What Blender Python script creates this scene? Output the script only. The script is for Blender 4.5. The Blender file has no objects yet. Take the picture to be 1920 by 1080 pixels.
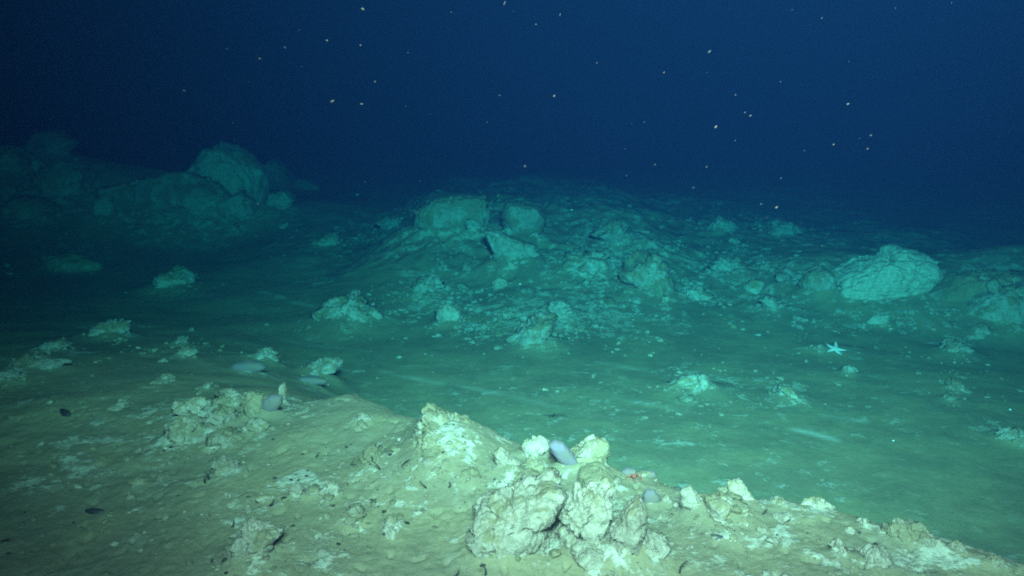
import bpy, bmesh, math, random
import numpy as np
from mathutils import Vector, Matrix

# ------------------------------------------------------------------ camera, world, lamps, exposure
scene = bpy.context.scene
COL = scene.collection
CAM_H = 2.3
PITCH = math.radians(10.9)
FPX = 1507.0                       # focal length in pixels of a 1920 wide frame

cam_d = bpy.data.cameras.new("camera")
cam_d.sensor_width = 36.0
cam_d.lens = 36.0 * FPX / 1920.0
cam_d.clip_start = 0.05
cam_d.clip_end = 500.0
cam = bpy.data.objects.new("camera", cam_d)
COL.objects.link(cam)
cam.location = (0, 0, CAM_H)
cam.rotation_euler = (math.pi / 2 - PITCH, 0, 0)
scene.camera = cam

world = bpy.data.worlds.new("World")
scene.world = world
world.use_nodes = True
bg = world.node_tree.nodes["Background"]
bg.inputs["Color"].default_value = (0.05, 0.22, 1.0, 1)   # no daylight reaches this depth
bg.inputs["Strength"].default_value = 0.0004

def lamp(name, loc, az, el, half, energy, radius=0.28, color=(.88, 1.0, 1.06)):
    l = bpy.data.lights.new(name, 'SPOT')
    l.energy = energy
    l.spot_size = math.radians(2 * half)
    l.spot_blend = 1.0
    l.shadow_soft_size = radius
    l.color = color
    o = bpy.data.objects.new(name, l)
    COL.objects.link(o)
    o.location = loc
    az, el = math.radians(az), math.radians(el)
    d = Vector((math.sin(az) * math.cos(el), math.cos(az) * math.cos(el), math.sin(el)))
    o.rotation_euler = d.to_track_quat('-Z', 'Y').to_euler()
    return o

# the headlights of the submersible that carries the camera
lamp("headlight", (-0.45, -0.15, 3.50), -4.7, -26.3, 32.0, 680)
lamp("headlight", (0.85, -0.15, 3.60), 7.7, -4.9, 43.9, 7650)
lamp("headlight", (0.25, -0.15, 3.80), -1.5, -6.2, 46.4, 5600)
lamp("headlight", (-0.10, -0.15, 2.85), 25.0, -38.0, 42.0, 1500)

scene.view_settings.view_transform = 'Standard'
scene.view_settings.look = 'None'
scene.view_settings.exposure = 0.07
scene.view_settings.gamma = 1.0
scene.cycles.volume_bounces = 0
scene.cycles.max_bounces = 4
scene.cycles.diffuse_bounces = 2
scene.cycles.filter_width = 2.0             # a soft lens behind a thick port
scene.cycles.use_denoising = False      # the sensor of the photograph is noisy at this depth too

# ------------------------------------------------------------------ helpers: noise
rng = np.random.default_rng(11)
random.seed(5)
_PERM = np.random.default_rng(3).permutation(256).astype(np.int64)
_PERM = np.concatenate([_PERM, _PERM, _PERM])
_G3 = np.random.default_rng(4).normal(size=(256, 3))
_G3 /= np.linalg.norm(_G3, axis=1)[:, None]

def noise3(p, seed=0):
    p = p + seed * 17.13
    i = np.floor(p).astype(np.int64)
    f = p - i
    u = f * f * f * (f * (f * 6 - 15) + 10)
    i &= 255
    out = 0
    for dx in (0, 1):
        wx = u[:, 0] if dx else 1 - u[:, 0]
        for dy in (0, 1):
            wy = u[:, 1] if dy else 1 - u[:, 1]
            for dz in (0, 1):
                wz = u[:, 2] if dz else 1 - u[:, 2]
                h = _PERM[_PERM[_PERM[(i[:, 0] + dx) & 255] + ((i[:, 1] + dy) & 255)] + ((i[:, 2] + dz) & 255)]
                g = _G3[h]
                d = g[:, 0] * (f[:, 0] - dx) + g[:, 1] * (f[:, 1] - dy) + g[:, 2] * (f[:, 2] - dz)
                out = out + wx * wy * wz * d
    return out * 1.5

def fbm(p, oct=4, seed=0, gain=.5):
    a, s, f = 1.0, 0, 1.0
    for k in range(oct):
        s = s + a * noise3(p * f, seed + k)
        a *= gain
        f *= 2.03
    return s

def ridged(p, oct=4, seed=0, gain=.55):
    a, s, f, n = 1.0, 0, 1.0, 0
    for k in range(oct):
        s = s + a * (1 - 2 * np.abs(noise3(p * f, seed + k)))
        n += a
        a *= gain
        f *= 2.1
    return s / n

def sstep(a, b, x):
    t = np.clip((x - a) / (b - a), 0, 1)
    return t * t * (3 - 2 * t)

# ------------------------------------------------------------------ helpers: view rays
_F = np.array([0, math.cos(PITCH), -math.sin(PITCH)])
_U = np.array([0, math.sin(PITCH), math.cos(PITCH)])

def ray(px, py):
    return _F + np.array([(px - 960) / FPX, 0, 0]) + _U * ((540 - py) / FPX)

def at_y(px, py, Y):
    d = ray(px, py)
    return np.array([0, 0, CAM_H]) + d * (Y / d[1])

def at_z(px, py, z):
    d = ray(px, py)
    return np.array([0, 0, CAM_H]) + d * ((z - CAM_H) / d[2])

# ------------------------------------------------------------------ the sea floor
CREST = [(430, 775, .80), (540, 762, .85), (640, 738, .88), (720, 764, .88), (800, 790, .88), (960, 816, .88), (1100, 842, .88), (1280, 895, .87),
         (1420, 938, .86), (1600, 968, .85), (1760, 1012, .84), (1920, 1066, .83), (2300, 1190, .80)]
_cp = np.array([at_z(*c) for c in CREST])
_o = np.argsort(_cp[:, 0])
CX, CY, CZ = _cp[_o, 0], _cp[_o, 1], _cp[_o, 2]
CX = np.concatenate([[-9, -4.0, -2.3], CX, [6]])
CY = np.concatenate([[4.9, 4.6, 4.3], CY, [-1.0]])
CZ = np.concatenate([[.55, .65, .75], CZ, [.7]])

APRON = []          # sediment drifted up against the larger rocks: x, y, height, rx, ry

def H(x, y, fine=True):
    x = np.asarray(x, float); y = np.asarray(y, float)
    p = np.stack([x, y, 0 * x], 1)
    # smooth trough, tilting a little
    z = 0.02 * np.sin(x * .5) + 0.05 * noise3(p * .35, 2) - 0.01 * (x - 1)
    # near ridge
    yc = np.interp(x, CX, CY); zc = np.interp(x, CX, CZ)
    wob = 0.10 * noise3(p * 1.9, 5)
    s = (y - yc) * .86 + wob
    w = np.interp(x, [-9, -3.0, -1.6, -0.9, 0.0], [6.5, 5.0, 3.2, 1.7, 1.25])
    m = zc * (1 - sstep(0, 1, (s + .15) / w)) + np.minimum(s, 0) * .035
    z = np.maximum(z, 0) * 0 + z + m
    # hummocky hill in the middle distance
    y0 = 8.7 - .22 * (x - 0)
    rise = sstep(0, 1, (y - y0) / 6.6)
    fall = 1 - .85 * sstep(34, 52, y)
    xw = x + .6 * noise3(p * .6, 7)
    across = (.40 * sstep(-6.0, -3.2, xw) + .60 * sstep(-2.9, -1.5, xw)) * (1 - .30 * sstep(1.6, 3.2, xw) - .25 * sstep(4.2, 6.0, xw) - .3 * sstep(7, 9.5, xw))
    z = z + (.98 + .16 * noise3(p * .5, 8) - .012 * np.clip(y - 16, 0, 22)) * rise * fall * across
    z = z + .22 * sstep(9, 12, y) * fall * across * noise3(p * .55, 9)
    # far outcrop ridge
    z = z + .95 * np.exp(-((x + 6.9) / 2.6) ** 2 - ((y - 18.0) / 2.0) ** 2)
    z = z + 1.75 * np.exp(-((x + 11.2) / 2.9) ** 2 - ((y - 17.5) / 3.0) ** 2)
    # the floor climbs gently far away
    z = z + (.075 - .072 * np.clip(across, 0, 1)) * np.maximum(0, y - 16.5 + 4.5 * sstep(3, 8, x)) * (1 - sstep(40, 60, y))
    # bank on the right
    z = z + .50 * np.exp(-((x - 7.6) / 1.9) ** 2 - ((y - 11.2) / 1.1) ** 2)
    z = z + .22 * np.exp(-((x - 4.6) / 1.0) ** 2 - ((y - 11.2) / .9) ** 2)
    # small roughness
    near = 1 - sstep(0, 1, (s - .05) / .9)
    hill = rise * fall * across
    far = sstep(14, 17, y) * sstep(-3, -5, x)
    lft = sstep(-.6, -2.4, x) * (1 - sstep(5.5, 9, y))
    z = z + .016 * near * fbm(p * 1.7, 3, 21)
    if fine:
        rub = np.clip(near * .8 + hill * 1.0 + far + .5 * lft + .35 * sstep(6.5, 9, y) * sstep(2, 4, x), 0, 1.2)
        lump = sstep(.05, .5, noise3(p * 1.3, 31) + .35 * noise3(p * 3.1, 32))
        z = z + rub * (.0035 * ridged(p * 8, 5, 41, .65) + .012 * lump * ridged(p * 3.2, 4, 45))
        brk = sstep(-.25, .35, noise3(p * .75, 90) + .4 * noise3(p * 2.1, 96))
        z = z + hill * (.012 + .035 * brk) * ridged(p * 3.4, 5, 49, .62)
        # broken ledges
        n = 2.6 * (noise3(p * .62, 91) + .45 * noise3(p * 1.5, 92) + .2 * noise3(p * 3.6, 93)) + y * .55 + .15 * x
        q = n - np.floor(n)
        z = z + hill * .24 * (sstep(.2, .8, q) - q) * (.4 + .6 * brk)
        n = 2.2 * (noise3(p * 1.3, 94) + .5 * noise3(p * 3.1, 95)) + y * 1.3 - .5 * x
        q = n - np.floor(n)
        z = z + hill * .045 * brk * (sstep(.2, .55, q) - q)
        z = z + (.0025 + .004 * lump) * near * noise3(p * 9, 51) + .0035 * near * noise3(p * 24, 52) + .003 * near * noise3(p * 47, 54) - .012 * near * sstep(.42, .62, noise3(p * 15, 53))
        z = z + hill * .05 * lump * ridged(p * 1.8, 4, 47)
        z = z + .0028 * fbm(p * 6, 3, 61)
        # gentle drift lines on the trough floor
        z = z + .0028 * (1 - near) * (1 - hill) * noise3(np.stack([x * .6 + y * .25, y * 5 + x * 1.9, 0 * x], 1), 71)
    for ax, ay, ah, rx, ry in APRON:
        z = z + ah * np.exp(-((x - ax) / rx) ** 2 - ((y - ay) / ry) ** 2)
    return z

def ground(px, py, y1=45., off=0.):
    d = ray(px, py)
    ys = np.concatenate([np.arange(1.2, 8, .02), np.arange(8, y1, .06)])
    t = ys / d[1]
    X = d[0] * t; Z = CAM_H + d[2] * t
    g = H(X, ys)
    hit = np.nonzero(Z <= g + off)[0]
    k = hit[0] if len(hit) else len(ys) - 1
    return np.array([X[k], ys[k], g[k]])

def Hz(x, y):
    return float(H(np.array([x]), np.array([y]))[0])

# crust exposure: where pale carbonate rock shows through the sediment
STREAKS = [((720, 697), (1055, 768), .05, .55), ((1478, 806), (1575, 830), .05, .9), ((1535, 778), (1632, 791), .05, .5), ((470, 545), (605, 580), .05, .7),
           ((1120, 680), (1230, 700), .04, .35), ((700, 600), (790, 618), .04, .45), ((1150, 745), (1290, 770), .05, .3), ((540, 640), (700, 660), .04, .25)]
_ST = [(ground(*a), ground(*b), w, k) for a, b, w, k in STREAKS]
PATCH = [(700, 900, .45, .35), (640, 1000, .4, .35), (820, 960, .35, .3), (560, 1040, .3, .35), (900, 900, .3, .4), (1250, 970, .3, .3), (1440, 1020, .35, .35), (260, 800, .5, .45), (120, 880, .5, .4), (440, 775, .5, .9), (380, 800, .35, .8), (560, 920, .22, .6), (470, 1015, .25, .5), (860, 850, .35, .5), (1060, 970, .40, .35), (1380, 965, .25, .5),
         (1450, 950, .18, .55), (1660, 1000, .22, .6), (1720, 1040, .25, .5), (1570, 965, .18, .55), (1800, 1055, .2, .5), (280, 930, .25, .3),
         (660, 590, .45, .7), (800, 580, .6, .6), (325, 525, .5, .6), (200, 615, .5, .5), (600, 690, .4, .5), (490, 672, .35, .5), (340, 655, .5, .4), (90, 665, .6, .35),
         (1000, 600, .9, .9), (1120, 590, .9, .7), (1100, 490, 1.0, .75), (800, 530, .6, .7), (960, 490, .6, .5), (1160, 440, 1.1, .9), (880, 575, .5, .5), (640, 450, .9, .5),
         (740, 415, 1.0, .5), (1300, 550, .6, .7), (1440, 575, .6, .6), (1340, 500, .9, .7), (1470, 425, 1.2, .7), (1350, 415, 1.2, .6), (1250, 600, .5, .5), (1190, 630, .4, .4),
         (1310, 715, .45, .75), (1470, 735, .35, .65), (1640, 600, .6, .5), (1540, 530, .6, .7), (1780, 560, .8, .6), (1890, 540, .9, .7), (1790, 650, .35, .6), (1790, 730, .25, .6),
         (1890, 815, .25, .6), (100, 490, 1.3, .45), (350, 390, 2.0, .6), (60, 310, 2.0, .45), (450, 430, .8, .45)]
_PT = [(ground(a, b), r, k) for a, b, r, k in PATCH]

def crust(x, y):
    p = np.stack([x, y, 0 * x], 1)
    c = np.zeros_like(x)
    for g, r, k in _PT:
        c = np.maximum(c, k * np.exp(-(((x - g[0]) ** 2 + ((y - g[1]) * .8) ** 2) / (r * r * .8))))
    rise = sstep(0, 1, (y - (9.2 - .22 * x)) / 3.0) * (1 - sstep(26, 34, y)) * sstep(-4.5, -2, x)
    c = np.maximum(c, (.30 + .6 * noise3(p * .9, 88)) * rise)
    c = np.maximum(c, .12 + .16 * noise3(p * .7, 89))
    for ax, ay, ah, rx, ry in APRON:
        c = np.maximum(c, .62 * np.exp(-(((x - ax) / rx) ** 2 + ((y - ay) / ry) ** 2) * .8))
    return np.clip(c, 0, 1)

def streak(x, y):
    c = np.zeros_like(x)
    p = np.stack([x, y, 0 * x], 1)
    for a, b, w, k in _ST:
        ab = (b - a)[:2]; L = float(np.hypot(*ab))
        t = ((x - a[0]) * ab[0] + (y - a[1]) * ab[1]) / (L * L)
        dd = ((x - a[0]) * -ab[1] + (y - a[1]) * ab[0]) / L + .05 * noise3(p * 1.2, 81)
        c = np.maximum(c, k * np.exp(-(dd / w) ** 2) * sstep(-.12, .12, t) * (1 - sstep(.85, 1.1, t)) * np.clip(.55 + .9 * noise3(p * 4, 83), 0, 1))
    return c

# ------------------------------------------------------------------ materials
def new_mat(name):
    m = bpy.data.materials.new(name)
    m.use_nodes = True
    nt = m.node_tree
    nt.nodes.clear()
    out = nt.nodes.new("ShaderNodeOutputMaterial")
    b = nt.nodes.new("ShaderNodeBsdfPrincipled")
    b.inputs["Roughness"].default_value = .9
    b.inputs["Specular IOR Level"].default_value = .15
    nt.links.new(b.outputs[0], out.inputs[0])
    return m, nt, b

def N(nt, kind, **kw):
    n = nt.nodes.new(kind)
    for k, v in kw.items():
        if k in n.inputs.keys():
            n.inputs[k].default_value = v
        else:
            setattr(n, k, v)
    return n

def math_n(nt, op, a, b=None, clamp=False):
    n = nt.nodes.new("ShaderNodeMath"); n.operation = op; n.use_clamp = clamp
    for i, v in enumerate((a, b)):
        if v is None: continue
        if isinstance(v, (int, float)): n.inputs[i].default_value = v
        else: nt.links.new(v, n.inputs[i])
    return n.outputs[0]

def mrange(nt, v, a, b, c=0., d=1.):
    n = nt.nodes.new("ShaderNodeMapRange"); n.interpolation_type = 'SMOOTHSTEP'
    nt.links.new(v, n.inputs[0])
    for i, q in zip((1, 2, 3, 4), (a, b, c, d)): n.inputs[i].default_value = q
    return n.outputs[0]

def mixc(nt, f, a, b):
    n = nt.nodes.new("ShaderNodeMix"); n.data_type = 'RGBA'
    if isinstance(f, (int, float)): n.inputs[0].default_value = f
    else: nt.links.new(f, n.inputs[0])
    for i, v in zip((6, 7), (a, b)):
        if isinstance(v, tuple): n.inputs[i].default_value = (*v, 1)
        else: nt.links.new(v, n.inputs[i])
    return n.outputs[2]

def noise_n(nt, vec, scale, detail=4., rough=.6, dist=0.):
    n = nt.nodes.new("ShaderNodeTexNoise")
    n.inputs["Scale"].default_value = scale; n.inputs["Detail"].default_value = detail
    n.inputs["Roughness"].default_value = rough; n.inputs["Distortion"].default_value = dist
    nt.links.new(vec, n.inputs["Vector"])
    return n.outputs[0]

SED_A, SED_B = (.215, .184, .092), (.155, .138, .075)
PALE_A, PALE_B = (.34, .295, .20), (.22, .195, .125)

def sediment_material():
    m, nt, b = new_mat("sediment")
    geo = N(nt, "ShaderNodeNewGeometry"); P = geo.outputs["Position"]
    at = N(nt, "ShaderNodeAttribute", attribute_name="crust").outputs["Fac"]
    st = N(nt, "ShaderNodeAttribute", attribute_name="streak").outputs["Fac"]
    n1 = noise_n(nt, P, 1.7, 5, .6)
    n2 = noise_n(nt, P, 14, 4, .65)
    n3 = noise_n(nt, P, 60, 3, .6)
    sed = mixc(nt, mrange(nt, n1, .38, .64), SED_B, SED_A)
    sed = mixc(nt, mrange(nt, n2, .56, .72, 0, .45), sed, (.27, .235, .15))
    sed = mixc(nt, mrange(nt, n2, .42, .28, 0, .55), sed, (.110, .098, .060))
    sed = mixc(nt, mrange(nt, n3, .60, .72, 0, .6), sed, (.085, .07, .045))
    n4 = noise_n(nt, P, 150, 3, .65)
    sed = mixc(nt, mrange(nt, n4, .42, .30, 0, .55), sed, (.075, .066, .042))
    sed = mixc(nt, mrange(nt, n4, .62, .74, 0, .6), sed, (.36, .32, .22))
    sed = mixc(nt, mrange(nt, noise_n(nt, P, 4.2, 6, .7, .6), .56, .70, 0, .4), sed, (.27, .24, .16))
    # crust breaks through in ragged islands
    v = N(nt, "ShaderNodeTexVoronoi", Scale=11.0); nt.links.new(P, v.inputs["Vector"])
    k = math_n(nt, 'ADD', math_n(nt, 'MULTIPLY', noise_n(nt, P, 5.5, 6, .68, .3), .72), math_n(nt, 'MULTIPLY', noise_n(nt, P, 24, 4, .7), .28))
    k = math_n(nt, 'ADD', k, math_n(nt, 'MULTIPLY', at, .17))
    msk = mrange(nt, k, .575, .640)
    pale = mixc(nt, mrange(nt, noise_n(nt, P, 33, 4, .7), .4, .62), (.28, .25, .16), (.46, .42, .29))
    pale = mixc(nt, mrange(nt, v.outputs["Distance"], .0, .35, 0, .5), (.3, .29, .21), pale)
    msk = math_n(nt, 'MULTIPLY', msk, mrange(nt, at, .0, .25, 0, .9))
    c = mixc(nt, msk, sed, pale)
    c = mixc(nt, math_n(nt, 'MULTIPLY', st, .75), c, (.48, .45, .34))
    nt.links.new(c, b.inputs["Base Color"])
    hgt = math_n(nt, 'ADD', math_n(nt, 'MULTIPLY', n2, .6), math_n(nt, 'MULTIPLY', n3, .4))
    hgt = math_n(nt, 'ADD', hgt, math_n(nt, 'MULTIPLY', n4, .2))
    hgt = math_n(nt, 'ADD', hgt, math_n(nt, 'MULTIPLY', msk, .5))
    bu = N(nt, "ShaderNodeBump", Strength=.5, Distance=.02)
    nt.links.new(hgt, bu.inputs["Height"]); nt.links.new(bu.outputs[0], b.inputs["Normal"])
    return m

def rock_material(name, dust=.5, pale_a=PALE_A, pale_b=PALE_B, scale=1.0, strata=0.0):
    """pale carbonate with dust settled in patches, mostly on what faces up"""
    m, nt, b = new_mat(name)
    geo = N(nt, "ShaderNodeNewGeometry"); P = geo.outputs["Position"]
    oi = N(nt, "ShaderNodeObjectInfo")
    sx = nt.nodes.new("ShaderNodeSeparateXYZ"); nt.links.new(geo.outputs["Normal"], sx.inputs[0])
    n1 = noise_n(nt, P, 7 * scale, 6, .68, .4)
    n2 = noise_n(nt, P, 34 * scale, 5, .7)
    n3 = noise_n(nt, P, 90 * scale, 3, .65)
    pale = mixc(nt, mrange(nt, n2, .36, .62), pale_b, pale_a)
    pale = mixc(nt, mrange(nt, n3, .6, .72, 0, .6), pale, (.17, .145, .09))
    # rusty hollows
    pale = mixc(nt, mrange(nt, noise_n(nt, P, 11 * scale, 4, .6), .58, .72, 0, .6), pale, (.30, .23, .13))
    sed = mixc(nt, mrange(nt, n2, .35, .65), SED_B, SED_A)
    k = math_n(nt, 'ADD', n1, math_n(nt, 'MULTIPLY', sx.outputs[2], .10))
    k = math_n(nt, 'ADD', k, math_n(nt, 'MULTIPLY', math_n(nt, 'SUBTRACT', n2, .5), .35))
    t = .70 - .30 * dust
    msk = mrange(nt, k, t - .035, t + .045)
    c = mixc(nt, msk, pale, sed)
    # individual tone
    hv = nt.nodes.new("ShaderNodeHueSaturation")
    nt.links.new(mrange(nt, oi.outputs["Random"], 0, 1, .78, 1.08), hv.inputs["Value"])
    nt.links.new(c, hv.inputs["Color"])
    nt.links.new(hv.outputs[0], b.inputs["Base Color"])
    hgt = math_n(nt, 'ADD', math_n(nt, 'MULTIPLY', n1, .6), math_n(nt, 'MULTIPLY', n2, .4))
    hgt = math_n(nt, 'ADD', hgt, math_n(nt, 'MULTIPLY', n3, .15))
    if strata:
        mp = N(nt, "ShaderNodeMapping"); nt.links.new(P, mp.inputs["Vector"])
        mp.inputs["Rotation"].default_value = (0, math.radians(12), 0)
        mp.inputs["Scale"].default_value = (1.2, 1.2, 16)
        sn = noise_n(nt, mp.outputs[0], 1.6, 4, .6, .5)
        hgt = math_n(nt, 'ADD', hgt, math_n(nt, 'MULTIPLY', sn, strata))
    bu = N(nt, "ShaderNodeBump", Strength=.9, Distance=.035 / scale)
    nt.links.new(hgt, bu.inputs["Height"]); nt.links.new(bu.outputs[0], b.inputs["Normal"])
    return m

def plain_material(name, a, bcol, scale=30, rough=.7, spec=.3, bump=.3, vary=False):
    m, nt, b = new_mat(name)
    tc = N(nt, "ShaderNodeTexCoord"); P = tc.outputs["Object"]
    n1 = noise_n(nt, P, scale, 4, .6)
    col = mixc(nt, mrange(nt, n1, .35, .65), a, bcol)
    if vary:
        hv = nt.nodes.new("ShaderNodeHueSaturation")
        rnd = N(nt, "ShaderNodeObjectInfo").outputs["Random"]
        nt.links.new(math_n(nt, 'ADD', math_n(nt, 'MULTIPLY', math_n(nt, 'POWER', rnd, 2.0), 1.3), .22), hv.inputs["Value"])
        nt.links.new(math_n(nt, 'ADD', math_n(nt, 'MULTIPLY', rnd, .6), .5), hv.inputs["Saturation"])
        nt.links.new(col, hv.inputs["Color"]); col = hv.outputs[0]
    nt.links.new(col, b.inputs["Base Color"])
    b.inputs["Roughness"].default_value = rough
    b.inputs["Specular IOR Level"].default_value = spec
    bu = N(nt, "ShaderNodeBump", Strength=bump, Distance=.005)
    nt.links.new(n1, bu.inputs["Height"]); nt.links.new(bu.outputs[0], b.inputs["Normal"])
    return m

M = dict(
    sediment=sediment_material(),
    white=rock_material("white_carbonate", .24),
    crusty=rock_material("crusty_carbonate", .50),
    dusty=rock_material("dusty_rock", .78),
    far=rock_material("far_rock", .42, pale_a=(.32, .32, .24), pale_b=(.215, .215, .15), scale=.45),
    fardusty=rock_material("far_dusty_rock", .70, pale_a=(.31, .30, .225), pale_b=(.21, .20, .14), scale=.5),
    boulder=rock_material("layered_boulder", -.15, pale_a=(.40, .40, .29), pale_b=(.29, .29, .205), scale=.6, strata=.8),
    floorwhite=rock_material("trough_carbonate", .40, pale_a=(.32, .31, .23), pale_b=(.21, .20, .14), scale=.8),
    lilac=plain_material("lilac_stone", (.135, .120, .135), (.125, .110, .088), 16, .95, .05, .8),
    lilacdull=plain_material("dull_lilac_stone", (.120, .110, .108), (.130, .114, .082), 16, .95, .05, .6),
    star=plain_material("star_skin", (.50, .48, .42), (.38, .37, .32), 90, .6, .3, .3),
    crab=plain_material("crab_shell", (.30, .085, .048), (.24, .065, .035), 60, .5, .4, .2),
    dark=plain_material("dark_disc_hole", (.018, .016, .016), (.035, .030, .026), 40, .55, .35, .3),
    tube=plain_material("worm_tube", (.045, .036, .026), (.02, .017, .014), 40, .8, .2, .3),
    snow=plain_material("marine_snow", (.034, .021, .010), (.022, .014, .008), 200, .8, .2, .1, vary=True),
    snowblue=plain_material("marine_snow_pale", (.016, .016, .015), (.010, .011, .011), 200, .8, .2, .1, vary=True),
    glint=plain_material("shell_nacre", (.9, .9, .88), (.85, .85, .82), 20, .3, .6, .05),
    eye=plain_material("eye_black", (.01, .01, .01), (.012, .012, .012), 20, .3, .5, 0),
)

# ------------------------------------------------------------------ mesh helpers
def mesh_obj(name, verts, faces, mat, smooth=True, parent=None):
    me = bpy.data.meshes.new(name)
    me.from_pydata([tuple(v) for v in verts], [], [tuple(f) for f in faces])
    me.polygons.foreach_set("use_smooth", [smooth] * len(me.polygons))
    me.materials.append(mat)
    o = bpy.data.objects.new(name, me)
    COL.objects.link(o)
    if parent: o.parent = parent
    return o

def tag(o, label=None, cat=None, group=None, kind=None):
    if label: o["label"] = label
    if cat: o["category"] = cat
    if group: o["group"] = group
    if kind: o["kind"] = kind
    return o

_ICO = {}
def ico(sub):
    if sub not in _ICO:
        bm = bmesh.new()
        bmesh.ops.create_icosphere(bm, subdivisions=sub, radius=1)
        v = np.array([q.co[:] for q in bm.verts]); v /= np.linalg.norm(v, axis=1)[:, None]
        f = np.array([[q.index for q in t.verts] for t in bm.faces])
        bm.free()
        _ICO[sub] = (v, f)
    return _ICO[sub]

def facet_radius(v, seed, n=13, lo=.55, hi=.95):
    r = np.random.default_rng(seed)
    nn = r.normal(size=(n, 3)); nn /= np.linalg.norm(nn, axis=1)[:, None]
    dd = r.uniform(lo, hi, n)
    dot = np.maximum(v @ nn.T, 1e-3)
    return np.minimum((dd / dot).min(1), 1.1)

def fracture(p, n, seed, tilt=.6, crack=.0, cw=.05, box=1.15):
    """broken rock: every cell of a random division is a tilted plane; cracks follow the cell borders"""
    r = np.random.default_rng(seed)
    c = r.uniform(-box, box, (n, p.shape[1]))
    a = r.uniform(-.5, .5, n)
    t = r.normal(size=c.shape) * tilt
    out = np.empty(len(p)); 
    for i in range(0, len(p), 8192):
        q = p[i:i + 8192]
        d = np.sqrt(((q[:, None] - c[None]) ** 2).sum(2))
        o = np.argpartition(d, 1, axis=1)[:, :2]
        d2 = np.take_along_axis(d, o, 1)
        sw = d2[:, 0] > d2[:, 1]
        k = np.where(sw, o[:, 1], o[:, 0])
        gap = np.abs(d2[:, 1] - d2[:, 0])
        out[i:i + 8192] = a[k] + ((q - c[k]) * t[k]).sum(1) - crack * np.exp(-(gap / cw) ** 2)
    return out

def rubble_mesh(name, seed, sub=4, rough=.16, n=12):
    v, f = ico(sub)
    r = facet_radius(v, seed, n)
    p = v * r[:, None]
    w = p + .12 * np.stack([noise3(p * 2.5, seed + j) for j in range(3)], 1)
    p = p + v * (rough * 1.3 * fracture(w, 16, seed) + rough * .5 * fbm(p * 4.0, 3, seed + 3))[:, None]
    return p, f

def outline_rock(name, label, poly, mat, thick=.6, sub=5, rough=.10, base=None, cat="rock", group=None, push=.75, sq=.75, seed=None, freq=1.0, facet=.35, lean=0.0, smooth=True, foot=.8, apron=.3, vcrack=0, fine=1.0):
    """a boulder whose profile is known, with its own depth, resting in the sediment"""
    poly = np.array(poly, float)
    seed = seed if seed is not None else (abs(hash_str(name + label)) % 1000)
    bx = base or (poly[:, 0].mean(), poly[:, 1].max())
    g = ground(*bx)
    wpx = (poly[:, 0].max() - poly[:, 0].min()) / FPX * g[1]
    hpx = (poly[:, 1].max() - poly[:, 1].min()) / FPX * g[1]
    T = thick * min(wpx, 1.6 * hpx) * .5
    Y = g[1] + T * push
    W = np.array([at_y(a, b, Y) for a, b in poly])
    x, z = W[:, 0], W[:, 2]
    cx, cz = (x.min() + x.max()) / 2, z.mean()
    cx = .5 * cx + .5 * x.mean()
    # radial profile
    th = np.linspace(-math.pi, math.pi, 361)
    R = np.zeros_like(th)
    n = len(x)
    for k, t in enumerate(th):
        d = np.array([math.cos(t), math.sin(t)])
        best = 0
        for i in range(n):
            a = np.array([x[i] - cx, z[i] - cz]); b = np.array([x[(i + 1) % n] - cx, z[(i + 1) % n] - cz])
            e = b - a
            den = d[0] * e[1] - d[1] * e[0]
            if abs(den) < 1e-12: continue
            s = (a[0] * e[1] - a[1] * e[0]) / den
            u = (a[0] * d[1] - a[1] * d[0]) / den
            if s > 0 and -1e-6 <= u <= 1 + 1e-6: best = max(best, s)
        R[k] = best
    v, f = ico(sub)
    t = np.arctan2(v[:, 2], v[:, 0])
    rho = np.sqrt(v[:, 0] ** 2 + v[:, 2] ** 2)
    rr = np.interp(t, th, R)
    fr = facet_radius(v, seed, 16, .72, 1.0)
    gq = rho ** sq
    yy = np.sign(v[:, 1]) * np.abs(v[:, 1]) ** .8
    fac = (1 - facet) + facet * fr
    side = sstep(1.0, .55, rho)           # facets bite into the faces, not the profile
    fac = 1 - side * (1 - fac)
    p = np.stack([rr * np.cos(t) * gq, yy * T * fac, rr * np.sin(t) * gq], 1)
    hz = np.hypot(v[:, 0], v[:, 1]) + 1e-6
    ra = np.where(v[:, 0] > 0, np.interp(-.25, th, R), np.interp(-math.pi + .25, th, R)) * np.cos(.25)
    wall = np.stack([ra * v[:, 0] / hz * np.minimum(1, hz * 1.6) ** .6, T * np.sign(v[:, 1]) * (np.abs(v[:, 1]) / hz) ** .8 * fac * np.minimum(1, hz * 1.6) ** .6], 1)
    k = (foot * sstep(.1, -.35, v[:, 2]))[:, None]
    p[:, :2] = p[:, :2] * (1 - k) + wall * k
    sc = float(np.mean(R))
    q = p / sc * freq
    w = q / freq + .10 * np.stack([noise3(q * 2.2, seed + j) for j in range(3)], 1)
    disp = rough * sc * (1.0 * fracture(w, 14, seed, .7, .55, .05) + .55 * fracture(w * 1.0, 90, seed + 1, .9, .35, .03) + fine * (.28 * fbm(q * 6, 5, seed + 5, .62) + .2 * ridged(q * 2.2, 4, seed, .6)))
    if vcrack:
        c = np.abs(np.sin(math.pi * (q[:, 0] * vcrack / freq + .16 * q[:, 2] + .22 * noise3(q * 1.6, seed + 8) + .07 * noise3(q * 7, seed + 9))))
        disp = disp - sc * .26 * np.exp(-(c / .09) ** 2) * sstep(-.9, -.2, noise3(q * 1.1, seed + 12) - .25)
    p = p + v * disp[:, None]
    APRON.append((cx, Y - .2 * T, min(apron * (z.max() - z.min()), .3), .60 * (x.max() - x.min()), 1.0 * T + .15 * (x.max() - x.min())))
    p[:, 1] += lean * p[:, 2]
    o = mesh_obj(name, p, f, mat, smooth)
    o.location = (cx, Y, cz)
    tag(o, label, cat, group)
    return o

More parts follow.
